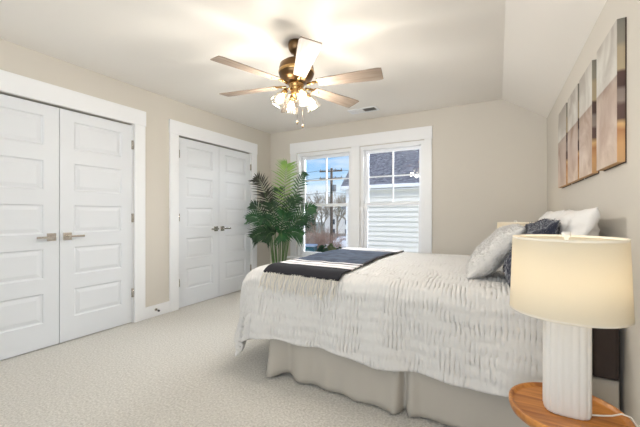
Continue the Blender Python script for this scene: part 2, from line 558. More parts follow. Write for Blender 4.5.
for i, (ya, yb) in enumerate(((1.788, 2.106), (2.20, 2.505), (2.55, 2.88), (2.945, 3.30))):
    yc = (ya + yb) / 2
    root = empty('wall_canvas', (XR, yc, 1.335), label=cl_lab[i] + ', grey above brown', cat='wall art', group='abstract canvases above the bed')
    hw = (yb - ya) / 2
    MB().box(-.030, -.004, -hw, hw, 0, .602).build('wrapped_edge', CE, root, bevel=.0015)
    MB().box(-.0312, -.0301, -hw + .001, hw - .001, .001, .601).build('painted_face', CV, root)
    q = MB(); q.box(-.0039, 0, -hw, hw, -.003, .602)
    q.build('backing', CB, root)

# ---------------------------------------------------------------- ceiling fan
FX, FY, FZ = -1.368, 2.097, 2.121
fan = empty('ceiling_fan', (FX, FY, ZC), label='six-blade ceiling fan with weathered wood blades and brass light kit', cat='ceiling fan')
BRONZE = mat('aged_bronze', lin(112, 88, 62), .33, 1.0)
BRASS = mat('brass', lin(186, 150, 98), .25, 1.0)
zf = FZ - ZC
q = MB(); q.lathe([(.0, 0), (.062, 0), (.066, -.02), (.060, -.055), (.045, -.08), (.02, -.09), (.018, -.12)], n=32); q.build('canopy', BRONZE, fan)
MB().tube([(0, 0, -.08), (0, 0, -.17)], .014, 12).build('downrod', BRONZE, fan)
q = MB(); q.lathe([(.02, -.13), (.05, -.135), (.095, -.15), (.128, -.175), (.135, -.21), (.135, -.25), (.125, -.275), (.10, -.30), (.05, -.315), (0, -.318)], n=48)
mot = q.build('motor_housing', BRONZE, fan)
q = MB()
q.lathe([(.1365, -.222), (.1385, -.228), (.1385, -.240), (.1365, -.246)], n=48)
q.build('trim_ring', BRASS, mot)
BLT = mat('fan_blade_wood', lin(158, 143, 128), .5, vary=((4, 60, 8), lin(128, 110, 96), .3, .75))
th0 = -0.8618
def blade_mesh():
    q = MB(); n = 20; prof = []
    for i in range(n):
        s = i / (n - 1); r = .175 + s * .485
        hw = .046 + .024 * min(1, s * 1.15)
        if s > .985: hw -= .006
        prof.append((r, hw))
    def fn(u, v):
        i = int(round(u * (n - 1))); r, hw = prof[i]
        return (r, (v * 2 - 1) * hw, 0)
    q.grid(n, 5, fn, smooth=False)
    return q
def solid_from_grid(q, th):
    nv = len(q.v); q.v += [(x, y, z - th) for x, y, z in q.v]
    edges = {}
    for f in q.f:
        for a, b in zip(f, f[1:] + f[:1]): edges[(a, b)] = edges.get((a, b), 0) + 1
    nf = [tuple(reversed([i + nv for i in f])) for f in q.f]
    side = [(b, a, a + nv, b + nv) for (a, b) in edges if (b, a) not in edges]
    for f in nf + side:
        q.f.append(f); q.mi.append(0); q.sm.append(False)
    return q
b0 = None
for k in range(6):
    a = th0 + k * PI / 3
    if b0 is None:
        bo = solid_from_grid(blade_mesh(), .007).build('blade', [BLT], fan, weld=True, bevel=.001)
        q = MB()
        q.box(.13, .175, -.012, .012, -.002, .004)
        q.box(.17, .245, -.03, .03, .0005, .005)
        for dy in (-.016, 0, .016): q.tube([(.215 + (.012 if dy == 0 else 0), dy, -.0105), (.215 + (.012 if dy == 0 else 0), dy, -.006)], .0045, 8)
        q.tube([(.09, 0, -.01), (.12, 0, -.004), (.18, 0, .002)], [.012, .010, .008], 8)
        ir = q.build('blade_iron', BRASS, bo)
        b0 = (bo, ir); o = bo
    else:
        o = b0[0].copy(); col.objects.link(o); o.parent = fan
        ir2 = b0[1].copy(); col.objects.link(ir2); ir2.parent = o
    o.matrix_local = Matrix.Translation((0, 0, zf)) @ Matrix.Rotation(a, 4, 'Z') @ Matrix.Rotation(math.radians(-11), 4, 'X')
# light kit
q = MB(); q.lathe([(.0, -.31), (.055, -.315), (.062, -.33), (.05, -.35), (.038, -.37), (.046, -.385), (.040, -.41), (.02, -.43), (.008, -.445), (0, -.45)], n=32)
kit = q.build('light_kit', BRASS, fan)
GSH = glass_mat('fan_shade_glass', .16, (.93, .90, .86, 1))
def frosted(name):
    m = bpy.data.materials.new(name); m.use_nodes = True; t = m.node_tree
    for n in list(t.nodes): t.nodes.remove(n)
    o = t.nodes.new('ShaderNodeOutputMaterial'); a = t.nodes.new('ShaderNodeBsdfTransparent'); a.inputs[0].default_value = (.96, .94, .9, 1)
    g_ = t.nodes.new('ShaderNodeBsdfGlossy'); g_.inputs['Roughness'].default_value = .12
    tr = t.nodes.new('ShaderNodeBsdfTranslucent'); tr.inputs[0].default_value = (1, .97, .92, 1)
    x1 = t.nodes.new('ShaderNodeMixShader'); x1.inputs[0].default_value = .006
    x2 = t.nodes.new('ShaderNodeMixShader'); x2.inputs[0].default_value = .10
    t.links.new(a.outputs[0], x1.inputs[1]); t.links.new(tr.outputs[0], x1.inputs[2])
    t.links.new(x1.outputs[0], x2.inputs[1]); t.links.new(g_.outputs[0], x2.inputs[2]); t.links.new(x2.outputs[0], o.inputs[0])
    return m
GSH = frosted('seeded_glass')
BULB = mat('lit_bulb', (1, .9, .75, 1), .5, emit=((1, .90, .74, 1), 3.2))
ca = math.atan2(-FY, -FX)          # towards the camera
for k in range(4):
    a = ca + .35 + k * PI / 2
    M = Matrix.Translation((0, 0, -.375)) @ Matrix.Rotation(a, 4, 'Z')
    q = MB(); q.tube([M @ Vector(p) for p in ((.03, 0, 0), (.06, 0, .012), (.085, 0, .0), (.092, 0, -.015))], .007, 8)
    arm = q.build('lamp_arm', BRASS, kit)
    S = M @ Matrix.Translation((.09, 0, -.012)) @ Matrix.Rotation(math.radians(-32), 4, 'Y')
    q = MB(); q.lathe([(.006, .01), (.02, .005), (.022, -.03), (.018, -.032)], n=20, M=S); q.build('socket_cup', BRASS, kit)
    q = MB(); q.lathe([(.023, -.02), (.030, -.03), (.042, -.055), (.050, -.085), (.056, -.115), (.060, -.125), (.058, -.125), (.054, -.113), (.048, -.085), (.040, -.056), (.028, -.032)], n=32, M=S)
    q.build('glass_shade', GSH, kit)
    q = MB(); q.lathe([(.012, -.03), (.016, -.045), (.026, -.062), (.029, -.078), (.024, -.095), (.012, -.103), (0.0005, -.105)], n=20, M=S)
    q.build('bulb', BULB, kit)
    L = bpy.data.lights.new('fan_bulb_light', 'POINT'); L.energy = 7.0; L.color = (1, .95, .88); L.shadow_soft_size = .045
    lo = bpy.data.objects.new('fan_bulb_light', L); col.objects.link(lo)
    lo.parent = fan; lo.location = (S @ Vector((0, 0, -.165)))
for dx, dy, ln in ((.02, -.02, .20), (.045, .02, .225)):
    q = MB(); q.tube([(dx, dy, -.41), (dx, dy, -.41 - ln)], .0012, 6); ch = q.build('pull_chain', BRONZE, fan)
    q = MB(); q.lathe([(.001, .0), (.005, -.004), (.0065, -.018), (.004, -.03), (.0005, -.032)], c=(dx, dy, -.41 - ln), n=12); q.build('fob', BRONZE, ch)

# ---------------------------------------------------------------- bed
BX0, BX1, BY0, BY1, ZT = -1.41, 0.395, 1.80, 3.32, 0.722
bed = empty('bed', ((BX0 + BX1) / 2, (BY0 + BY1) / 2, 0), label='queen bed against the right wall, mostly hidden under its bedding', cat='bed')
ox, oy = bed.location.x, bed.location.y
def rbox(x0, x1, y0, y1, z0, z1):
    return MB().box(x0 - ox, x1 - ox, y0 - oy, y1 - oy, z0, z1)
rbox(BX0 - .09, .352, BY0 + .02, BY1 - .02, .40, .685).build('mattress', mat('mattress_white', lin(232, 230, 225), .8), bed, bevel=.05)
rbox(BX0 + .03, BX1 + .03, BY0 + .03, BY1 - .03, .18, .395).build('box_spring', mat('box_spring_grey', lin(190, 186, 178), .85), bed, bevel=.02)
DKW = mat('dark_wood', lin(58, 44, 38), .5, vary=((3, 3, 30), lin(40, 30, 26), .4, .6))
rbox(.358, .45, BY0 - .01, BY1 + .01, .41, .735).build('head_shade_block', mat('head_shade_dark', lin(62, 52, 48), .9, bump=((90, 90, 90), .4, .004)), bed, bevel=.015)  # dark block added to stand for the shade behind the pillows
rbox(BX0 + .04, BX1, BY0 + .05, BY1 - .05, .13, .18).build('bed_frame', DKW, bed)
for x in (BX0 + .1, BX1 - .1):
    for y in (BY0 + .12, BY1 - .12):
        MB().box(x - ox - .025, x - ox + .025, y - oy - .025, y - oy + .025, 0, .13).build('leg', DKW, bed)

# bed skirt
def skirt():
    q = MB(); path = []
    X0, X1, Y0, Y1 = BX0 + .02, BX1 + .055, BY0 + .012, BY1 - .012
    n = 260
    pts = []
    for i in range(n + 1): pts.append((X1 + (X0 - X1) * i / n, Y0, 0, -1, i / n * (X1 - X0), 0))
    for i in range(1, n // 2 + 1): pts.append((X0, Y0 + (Y1 - Y0) * i / (n // 2), -1, 0, 5 + i * .01, 1))
    for i in range(1, n + 1): pts.append((X0 + (X1 - X0) * i / n, Y1, 0, 1, 9 + i * .01, 2))
    m = 14
    def fn(u, v):
        x, y, nx, ny, s, side = pts[int(round(u * (len(pts) - 1)))]
        z = .405 - v * .392
        w_ = .010 * math.sin(s * 23 + 1.6 * math.sin(s * 5)) * v + .014 * v * v * math.sin(s * 7.3)
        if side == 0:
            # inverted pleat near the middle of the visible side and at the foot corner
            d = x - (-.46)
            w_ += -.055 * math.exp(-(d / .018) ** 2) * min(1, v * 1.5) + .016 * math.exp(-((abs(d) - .05) / .03) ** 2) * v
            w_ += .05 * v * v * math.exp(-((x + 1.36) / .045) ** 2)
            w_ += -.05 * math.exp(-((x + 1.24) / .05) ** 2) * v
            w_ += .02 * v * math.exp(-((x + 1.12) / .05) ** 2)
            d2 = x + 1.27
            if v > .9: z += .02 * math.exp(-(d2 / .05) ** 2)
        w_ += .028 * v
        return (x + nx * w_, y + ny * w_, z)
    q.grid(len(pts), m, fn)
    return q
SK = mat('skirt_cotton', lin(186, 180, 170), .85, bump=((60, 60, 10), .1, .004))
tag(skirt().build('bed_skirt', SK, solid=.002), 'plain off-white pleated bed skirt hanging to the carpet', 'bed skirt')

def fbm(x, y, z=0):
    return mnoise.noise(Vector((x, y, z)))
DROP = .425
RR = .10
def surf(x, y, off=0.0, crinkle=False):
    """cloth laid over the bed: x, y are flat cloth coordinates"""
    ix0, iy0, iy1 = -1.485, BY0 + RR - .015, BY1 - RR + .015
    cx_, cy_ = max(x, ix0), min(max(y, iy0), iy1)
    dx, dy = x - cx_, y - cy_
    r = math.hypot(dx, dy)
    z = ZT
    z += .006 * fbm(x * 3, y * 3, 1) + .004 * fbm(x * 8, y * 8, 4)
    if r < 1e-6:
        n = Vector((0, 0, 1)); p = Vector((cx_, cy_, z))
    else:
        ux, uy = dx / r, dy / r
        corner = 1 - abs(abs(ux) - abs(uy)) if (dx and dy) else 0
        R_ = RR + (.10 * ux * ux if dx < 0 else 0)
        a = min(r / R_, PI / 2 * .93)
        out = R_ * math.sin(a); dn = R_ * (1 - math.cos(a))
        n = Vector((ux * math.sin(a), uy * math.sin(a), math.cos(a)))
        ex = r - R_ * PI / 2 * .93
        if ex > 0:
            s = (x * 1.0 if abs(uy) > abs(ux) else y)
            fl = .12 + .10 * corner
            if dx < 0: fl -= .12 * abs(ux) * (1 - corner)
            wav = .022 * math.sin(s * 9 + 1.7) + .012 * math.sin(s * 21 + .5) + .05 * corner * math.sin(6 * math.atan2(uy, ux))
            c_ = 1 / math.sqrt(1 + fl * fl)
            out += ex * fl * c_ + wav * min(1, ex / .3)
            dn += ex * c_
        p = Vector((cx_ + ux * out, cy_ + uy * out, z - dn))
    if crinkle:
        env = .55 + .6 * fbm(x * 7, y * 16, 6)
        k = .0027 * env * math.sin(x * 2 * PI / .023 + 3.2 * fbm(x * 5, y * 15, 2)) + .002 * fbm(x * 60, y * 30, 7) + .0022 * math.sin(y * 2 * PI / .062 + 1.4 * fbm(x * 6, y * 3, 5))
        p = p + n * k * 1.15
    return p + n * off
CVM = mat('coverlet_crinkle', lin(214, 212, 209), .85, bump=((85, 26, 26), .35, .010), sheen=.2)
q = MB(); NU, NV = 430, 250
cx0, cx1 = -1.985, .345
cy0, cy1 = BY0 - DROP, BY1 + DROP
def cov(u, v):
    x = cx0 + (cx1 - cx0) * u; y = cy0 + (cy1 - cy0) * v
    # hem wanders a little
    if y < BY0: y += (.009 * math.sin(x * 5 + .5) + .007 * math.sin(x * 13)) * (BY0 - y) / DROP
    return surf(x, y, 0, True)
q.grid(NU, NV, cov)
# rolled quilt hem so that the cloth has thickness
cvo = q.build('coverlet', CVM)
s = cvo.modifiers.new('solid', 'SOLIDIFY'); s.thickness = .014; s.offset = 1
tag(cvo, 'off-white crinkled coverlet draped over the bed, hanging at its sides', 'coverlet')

# throw blanket
T_BLK = mat('throw_black', lin(26, 26, 33), .9, bump=((120, 120, 120), .5, .004))
T_BLU = mat('throw_blue', lin(66, 78, 98), .9, bump=((40, 120, 120), .5, .004), vary=((14, 14, 14), lin(48, 58, 78), .4, .6))
T_WHT = mat('throw_white', lin(226, 224, 226), .9, bump=((120, 120, 120), .5, .004))
TX0, TX1, TY0, TY1 = -1.445, -.855, 1.80, 3.42
def throw_xy(u, v):
    x = TX0 + (TX1 - TX0) * u; y = TY0 + (TY1 - TY0) * v
    x += -.0 * (1 - v) + .012 * math.sin(v * 9)
    return x, y
def th(u, v):
    x, y = throw_xy(u, v)
    return surf(x, y, .032 + .003 * fbm(x * 9, y * 9, 9) + .006 * max(0, math.sin(x * 14 + y * 5)) * math.exp(-((v - .75) / .12) ** 2))
def thm(u, v):
    y = v * (TY1 - TY0)
    if y < .155: return 0
    if y < .165: return 2
    if y < .30:
        if .215 < y < .228: return 0
        return 2
    if y < .335: return 0
    if y < .36: return 2
    if y < 1.19: return 0 if u > .955 else 1
    if y < 1.215: return 2
    if y < 1.25: return 0
    if y < 1.45: return 2
    if y < 1.47: return 0
    if y < 1.52: return 2
    return 0
q = MB(); q.grid(46, 150, th, mif=thm)
thr = q.build('throw_blanket', [T_BLK, T_BLU, T_WHT])
s = thr.modifiers.new('solid', 'SOLIDIFY'); s.thickness = .006; s.offset = 0
tag(thr, 'navy and white striped throw with black border laid across the foot of the bed', 'throw blanket')
q = MB()
for i in range(52):
    u = (i + .5) / 52
    x, y = throw_xy(u, 0)
    dx = rng.uniform(-.03, .03); ln = rng.uniform(.075, .12)
    pts = []
    for k in range(6):
        t_ = k / 5
        pts.append(surf(x + dx * t_ + .004 * math.sin(9 * t_ + i), y + .004 - ln * t_, .030 + .005 * rng.random()))
    q.tube(pts, [.0028, .0026, .0025, .0025, .0028, .0018], 5)
q.build('fringe', mat('fringe_cream', lin(234, 228, 216), .9), thr)
q = MB()
for i in range(52):
    x, y = throw_xy((i + .5) / 52, 1)
    dx = rng.uniform(-.02, .02)
    q.tube([surf(x + dx * k / 4, y + .09 * k / 4, .030) for k in range(5)], .0026, 5)
q.build('fringe', MATS['fringe_cream'], thr)

# pillows
def pillow(name, w_, h_, t_, m, M, label, wr=0.004, tuft=0, fur=None):
    q = MB(); N = 44
    def side(sg):
        def fn(u, v):
            a, b = u * 2 - 1, v * 2 - 1
            # cushion outline: straight sides drawn in between pointed corners
            px = a * w_ / 2 * (1 - .07 * (1 - b * b)); py = b * h_ / 2 * (1 - .07 * (1 - a * a))
            th_ = max(0, (1 - abs(a) ** 2.6)) ** .55 * max(0, (1 - abs(b) ** 2.6)) ** .55
            nz = wr * fbm(a * 3.1, b * 3.1, sg * 3 + w_ * 10) * 3 + wr * fbm(a * 9, b * 9, sg * 7)
            return M @ Vector((px, py, sg * (t_ / 2 * th_ + nz * min(1, th_ * 2))))
        return fn
    q.grid(N, N, side(1)); nv = len(q.f)
    q.grid(N, N, side(-1))
    for i in range(nv, len(q.f)): q.f[i] = tuple(reversed(q.f[i]))
    o = q.build(name, m, weld=True)
    tag(o, label, 'pillow')
    for p in o.data.polygons: p.use_smooth = True
    if tuft:
        f = MB(); r_ = random.Random(3)
        for i in range(tuft):
            a, b = r_.uniform(-.99, .99), r_.uniform(-.99, .99); sg = 1 if r_.random() < .62 else -1
            fn = side(sg); u, v = (a + 1) / 2, (b + 1) / 2
            p = fn(u, v); e1 = fn(min(1, u + .01), v) - fn(max(0, u - .01), v); e2 = fn(u, min(1, v + .01)) - fn(u, max(0, v - .01))
            n = e1.cross(e2) * sg
            if n.length < 1e-9: continue
            n.normalize()
            d = (n * .9 + Vector((r_.uniform(-1, 1), r_.uniform(-1, 1), r_.uniform(-1, .6))) * .8).normalized() * r_.uniform(.007, .014)
            s_ = d.cross(Vector((r_.random(), r_.random(), r_.random()))).normalized() * .0011
            f.add([p - s_, p + s_, p + d * .6 + s_, p + d, p + d * .6 - s_], [(0, 1, 2, 3, 4)])
        fo = f.build('pile', fur or m, o)
        tag(fo, kind='stuff')
    return o
def lean(x, y, z, ang, yaw=0, roll=0):
    """pillow stands with its width along Y and its face towards the foot, leaning back by ang; x, y, z is the base centre"""
    # local x -> -Y, local y -> up, local z -> -X (towards the foot)
    B = Matrix(((0, 0, -1, 0), (-1, 0, 0, 0), (0, 1, 0, 0), (0, 0, 0, 1)))
    return Matrix.Translation((x, y, z)) @ Matrix.Rotation(yaw, 4, 'Z') @ Matrix.Rotation(ang, 4, 'Y') @ Matrix.Rotation(roll, 4, 'X') @ B
def stand(h_): return Matrix.Translation((0, h_ / 2, 0))
WP = mat('sham_white', lin(232, 229, 226), .85, bump=((50, 50, 50), .3, .006))
GF = mat('fluffy_grey', lin(226, 223, 219), .95, bump=((90, 90, 90), .6, .01), sheen=.5)
NV_ = mat('navy_velvet', lin(30, 36, 58), .75, bump=((55, 55, 55), .9, .02), sheen=.6)
ZP = ZT + .022
pillow('white_pillow', .66, .415, .15, WP, lean(.255, 2.13, ZP, math.radians(17)) @ stand(.43), 'ruffled white pillow leaning on the wall, half behind the near lamp shade', wr=.012)
pillow('white_pillow', .66, .415, .15, WP, lean(.255, 2.92, ZP, math.radians(17)) @ stand(.43), 'white pillow at the far side of the bed head, behind the navy one', wr=.012)
pillow('navy_pillow', .46, .405, .15, NV_, lean(.05, 2.12, ZP, math.radians(31)) @ stand(.405), 'navy textured pillow between the fluffy grey and the white pillow', wr=.010, tuft=3500, fur=NV_)
pillow('fluffy_pillow', .46, .42, .15, GF, lean(-.155, 2.27, ZP, math.radians(43)) @ stand(.41), 'fluffy light grey throw pillow, frontmost on the bed', wr=.006, tuft=16000)

# ---------------------------------------------------------------- lamps and side tables
TOPZ = .447
WOOD = bpy.data.materials.new('acacia_wood'); WOOD.use_nodes = True
t = WOOD.node_tree; b = t.nodes['Principled BSDF']; b.inputs['Roughness'].default_value = .38; b.inputs['Coat Weight'].default_value = .25
co = t.nodes.new('ShaderNodeTexCoord'); mpn = t.nodes.new('ShaderNodeMapping'); mpn.inputs['Scale'].default_value = (4, 26, 10); mpn.inputs['Rotation'].default_value = (0, 0, .5)
nz = t.nodes.new('ShaderNodeTexNoise'); nz.inputs['Scale'].default_value = 1.2; nz.inputs['Detail'].default_value = 6; nz.inputs['Distortion'].default_value = .8
rp = t.nodes.new('ShaderNodeValToRGB'); rp.color_ramp.elements[0].position = .3; rp.color_ramp.elements[0].color = lin(146, 82, 30)
rp.color_ramp.elements[1].position = .7; rp.color_ramp.elements[1].color = lin(212, 144, 70)
t.links.new(co.outputs['Object'], mpn.inputs[0]); t.links.new(mpn.outputs[0], nz.inputs['Vector']); t.links.new(nz.outputs['Fac'], rp.inputs[0]); t.links.new(rp.outputs[0], b.inputs['Base Color'])
CER = mat('white_ceramic', lin(226, 223, 218), .5, spec=.5)
SHADE = translucent_mat('linen_shade', lin(244, 236, 218), .42)
SHRIM = mat('shade_rim', lin(240, 232, 216), .8)
CORD = mat('cord_white', lin(232, 228, 220), .5)

def make_table(loc, label):
    r = empty('side_table', loc, label=label, cat='side table', group='round wooden side tables')
    q = MB(); q.lathe([(0.0005, TOPZ - .026), (.150, TOPZ - .026), (.166, TOPZ - .020), (.171, TOPZ - .006), (.171, TOPZ + .008), (.166, TOPZ + .012), (.160, TOPZ + .010), (.157, TOPZ + .001), (.150, TOPZ), (0.0005, TOPZ)], n=64)
    q.build('table_top', WOOD, r)
    q = MB(); q.lathe([(.0005, .10), (.02, .10), (.022, .2), (.03, .36), (.06, TOPZ - .0265), (.0005, TOPZ - .0265)], n=24); q.build('pedestal', WOOD, r)
    for k in range(3):
        a = .6 + k * 2 * PI / 3
        MB().tube([(0, 0, .14), (.07 * math.cos(a), .07 * math.sin(a), .10), (.13 * math.cos(a), .13 * math.sin(a), .013)], [.016, .014, .011], 10).build('leg', WOOD, r)
    return r
def make_lamp(loc, label, near=True):
    r = empty('table_lamp', loc, label=label, cat='lamp', group='white fluted table lamps beside the bed')
    # fluted flattened column with rounded shoulders
    n = 192; a_, b_ = .066, .045; H = .335
    def ring(sc, z):
        out = []
        for k in range(n):
            t_ = 2 * PI * k / n
            ct, st = math.cos(t_), math.sin(t_)
            e_ = 2 / 3.2
            x = a_ * math.copysign(abs(ct) ** e_, ct); y = b_ * math.copysign(abs(st) ** e_, st)
            out.append((x, y))
        # flutes by arc length
        per = [0]
        for k in range(n): per.append(per[-1] + math.hypot(out[(k + 1) % n][0] - out[k][0], out[(k + 1) % n][1] - out[k][1]))
        res = []
        for k in range(n):
            ph = per[k] / per[-1] * 18
            d = -.0030 * (1 - abs(math.sin(PI * ph)) ** .8)
            x, y = out[k]; l_ = math.hypot(x, y)
            res.append((x * sc * (1 + d / l_), y * sc * (1 + d / l_), z))
        return res
    prof = [(.86, 0), (.95, .004), (1.0, .014), (1, .05), (1, .15), (1, .25), (1.0, H - .022), (.97, H - .010), (.90, H - .002), (.80, H), (.3, H), (.02, H)]
    q = MB(); vs = []; fs = []
    for sc, z in prof: vs += ring(sc, z)
    for i in range(len(prof) - 1):
        for k in range(n): fs.append((i * n + k, i * n + (k + 1) % n, (i + 1) * n + (k + 1) % n, (i + 1) * n + k))
    fs.append(tuple(reversed(range(n))))
    q.add(vs, fs, 0, True); q.build('lamp_base', CER, r)
    zb, zt, rb, rt = .340, .590, .166, .157
    q = MB(); q.lathe([(rb, zb), (rt, zt), (rt - .002, zt), (rb - .002, zb), (rb, zb)], n=96)
    sh = q.build('lamp_shade', SHADE, r)
    q = MB(); q.lathe([(rt + .0006, zt - .006), (rt + .0006, zt + .001), (rt - .003, zt + .001), (rt - .003, zt - .006)], n=96)
    q.build('rim', SHRIM, sh); q = MB()
    q.lathe([(rb + .0006, zb + .006), (rb + .0006, zb - .001), (rb - .003, zb - .001), (rb - .003, zb + .006)], n=96)
    q.build('rim', SHRIM, sh)
    q = MB()
    for k in range(3):
        a = k * 2 * PI / 3 + .3
        q.tube([(0, 0, zt - .012), (rt * math.cos(a), rt * math.sin(a), zt - .012)], .0018, 6)
    for sg in (-1, 1): q.tube([(0, 0, H), (sg * .035, 0, H + .03), (sg * .045, 0, H + .12), (sg * .03, 0, H + .21), (0, 0, zt - .010)], .0018, 6)
    q.build('harp', NICKEL, r)
    q = MB(); q.lathe([(.0005, zt - .012), (.006, zt - .012), (.006, zt + .0), (.013, zt + .002), (.013, zt + .018), (.0005, zt + .018)], n=20); q.build('finial', CER, r)
    q = MB(); q.lathe([(.014, H), (.014, H + .04), (.02, H + .05)], n=16); q.build('socket', NICKEL, r)
    q = MB(); q.lathe([(.014, H + .045), (.028, H + .075), (.03, H + .095), (.022, H + .118), (.0005, H + .125)], n=20)
    q.build('bulb', mat('lamp_bulb', (1, .9, .75, 1), .5, emit=((1, .85, .62, 1), 5)), r)
    L = bpy.data.lights.new('lamp_light', 'POINT'); L.energy = .62; L.color = (1, .88, .70); L.shadow_soft_size = .035
    lo = bpy.data.objects.new('lamp_light', L); col.objects.link(lo); lo.parent = r; lo.location = (.0, 0, H + .15)
    return r
make_table((.205, 1.365, 0), 'round wooden side table with a raised rim under the near lamp')
lamp = make_lamp((.203, 1.36, TOPZ + .0005), 'near white fluted lamp with a glowing cream drum shade', True)
q = MB()
pts = [(.065, .0, .007), (.10, .02, .004), (.125, .03, .006), (.150, .035, .0165), (.172, .03, .015), (.20, .0, -.03), (.215, -.03, -.08), (.225, -.05, -.08), (.222, -.05, -.0745)]
q.tube(pts, .0026, 8)
cd = q.build('cord', CORD, lamp)
q = MB(); q.box(.218, .2515, -.066, -.036, -.089, -.061); q.build('plug', CORD, cd, bevel=.003)
make_table((.150, 3.70, 0), 'round wooden side table on the far side of the bed')
make_lamp((.150, 3.70, TOPZ + .0005), 'far lamp whose lit shade peeks above the pillows')

# ---------------------------------------------------------------- palm
PX, PY = -2.74, 3.74
palm = empty('potted_palm', (PX, PY, 0), label='tall palm with feathery green fronds in the corner by the window', cat='plant')
POT = mat('pot_white', lin(225, 222, 215), .5)
q = MB(); q.lathe([(.0005, 0), (.11, 0), (.125, .01), (.155, .26), (.158, .28), (.145, .28), (.14, .25), (.0005, .25)], n=40); q.build('pot', POT, palm)
q = MB(); q.lathe([(.0005, .252), (.138, .252)], n=32); q.build('soil', mat('soil', lin(60, 46, 36), .95, bump=((60, 60, 60), 1, .01)), palm)
LG = [mat('leaf_dark', lin(24, 50, 32), .55, vary=((9, 9, 9), lin(46, 80, 46), .35, .7)),
      mat('leaf_mid', lin(48, 98, 52), .5, vary=((9, 9, 9), lin(24, 62, 38), .35, .7)),
      mat('leaf_light', lin(134, 170, 74), .5, vary=((9, 9, 9), lin(104, 146, 62), .35, .7)),
      mat('leaf_brown', lin(50, 50, 38), .6, vary=((9, 9, 9), lin(30, 38, 28), .35, .7))]
STEM = mat('palm_stem', lin(84, 112, 62), .5)
right = Vector((CY, SY, 0)); fwd = Vector((-SY, CY, 0))
def frond(a, dpt, zt_, zb_, bend, mi, a0=0, leafn=26, ll=.22, up=0.0):
    """a, dpt: tip offset to the right and in depth; zt_: tip height; zb_: height where leaflets start; bend: how far it rises before drooping"""
    base = right * (a0 * 1.4) + Vector((0, 0, .26))
    mid = right * (a0 * 1.6 + a * .16) + fwd * dpt * .25 + Vector((0, 0, zb_))
    ctrl = right * (a0 + a * .6) + fwd * dpt * .6 + Vector((0, 0, max(zb_, zt_) + bend))
    tip = right * a + fwd * dpt + Vector((0, 0, zt_))
    q = MB()
    sp = [base.lerp(mid, k / 6) + right * .015 * math.sin(k) * 0 for k in range(7)]
    def bz(t_): return mid * (1 - t_) ** 2 + ctrl * 2 * t_ * (1 - t_) + tip * t_ * t_
    cur = [bz(k / 14) for k in range(15)]
    q.tube(sp[:-1] + cur, [.0065] * 6 + [.005 - .0035 * k / 14 for k in range(15)], 6, mi=1)
    leafn = int(leafn * .68)
    for i in range(leafn):
        t_ = .02 + .98 * i / (leafn - 1)
        p = bz(t_); d = (bz(min(1, t_ + .02)) - bz(max(0, t_ - .02))).normalized()
        L = ll * 1.1 * (math.sin(PI * (t_ * .80 + .15)) ** .9) * rng.uniform(.8, 1.12)
        view = fwd
        sdv = d.cross(view)
        if sdv.length < .1: sdv = right.copy()
        sdv.normalize(); nb = sdv.cross(d).normalized()
        for sg in (-1, 1):
            tilt = rng.uniform(-.35, .35)
            dr = (sdv * sg * .85 + d * (.62 + .75 * t_ * t_) + nb * tilt).normalized()
            w_ = Vector(dr).cross(view + nb * rng.uniform(-.5, .5)).normalized() * .0085
            e1 = p + dr * L * .5 + Vector((0, 0, -.012 * L / .2)); e2 = p + dr * L + Vector((0, 0, -.22 * L + up))
            e0 = p + dr * L * .12
            q.add([p, e0 + w_, e1 + w_ * 1.1, e2, e1 - w_ * 1.1, e0 - w_], [(0, 1, 2, 4, 5), (2, 3, 4)], 0)
    q.build('frond', [LG[mi], STEM], palm)
FR = [(.12, .02, 1.82, 1.16, .03, 2, .03, 32, .27), (-.33, .0, 1.62, 1.06, .06, 3, -.04, 28, .20), (.38, -.03, 1.70, 1.04, -.06, 1, .06, 26, .15),
      (-.20, .12, 1.42, .95, .06, 3, -.05, 26, .19), (.28, .14, 1.36, .95, .06, 0, .05, 26, .19), (-.42, -.10, 1.06, .84, .10, 1, -.04, 28, .19),
      (.52, -.10, 1.20, .84, .08, 1, .05, 28, .19), (-.34, -.16, .80, .84, .06, 0, -.03, 28, .19), (.34, -.16, .84, .84, .06, 1, .03, 28, .19),
      (.08, -.28, .78, .84, .10, 1, .01, 28, .20), (-.16, -.24, .76, .84, .08, 0, -.01, 28, .19),
      (-.10, -.06, 1.26, .9, .02, 0, -.02, 24, .19), (.20, -.05, 1.30, .9, .02, 0, .03, 24, .19), (-.40, .04, 1.26, .92, .02, 0, -.05, 24, .17),
      (-.02, .12, 1.48, .92, .04, 0, .0, 26, .19), (.10, -.12, 1.12, .86, .06, 1, .01, 26, .2), (-.22, -.1, 1.04, .86, .08, 1, -.02, 26, .19), (.38, .06, 1.02, .86, .08, 0, .03, 26, .19)]
for f in FR: frond(*f)

# ---------------------------------------------------------------- outside
GZ = -3.2
GR = mat('ground_outside', lin(150, 148, 120), .95, vary=((.35, .35, .35), lin(176, 172, 156), .45, .6))
struct(MB().box(-140, 60, 5.5, 160, GZ - .2, GZ).build('ground', GR), 'pale winter lawn and gravel below the window', 'ground')
# the neighbour's house
NY = 11.0
nh = empty('neighbor_house', (-2, NY, GZ), label='neighbouring house with white lap siding and grey shingle roof filling the right window', cat='house')
SID = mat('lap_siding', lin(222, 220, 212), .6)
x0, x1 = -4.93, 6.0
ES = 1.10                                  # eave height above the camera
zE = 2.06
q = MB(); n = int((zE - GZ) / .17) + 1
for i in range(n):
    za, zb = GZ + i * .17, min(GZ + (i + 1) * .17, zE)
    q.add([(x0, NY - .05, za), (x1, NY - .05, za), (x1, NY - .004, zb), (x0, NY - .004, zb), (x0, NY - .004, za), (x1, NY - .004, za)],
          [(0, 1, 2, 3), (0, 4, 5, 1)])
q.box(x0, x1, NY, NY + 9, GZ, zE)
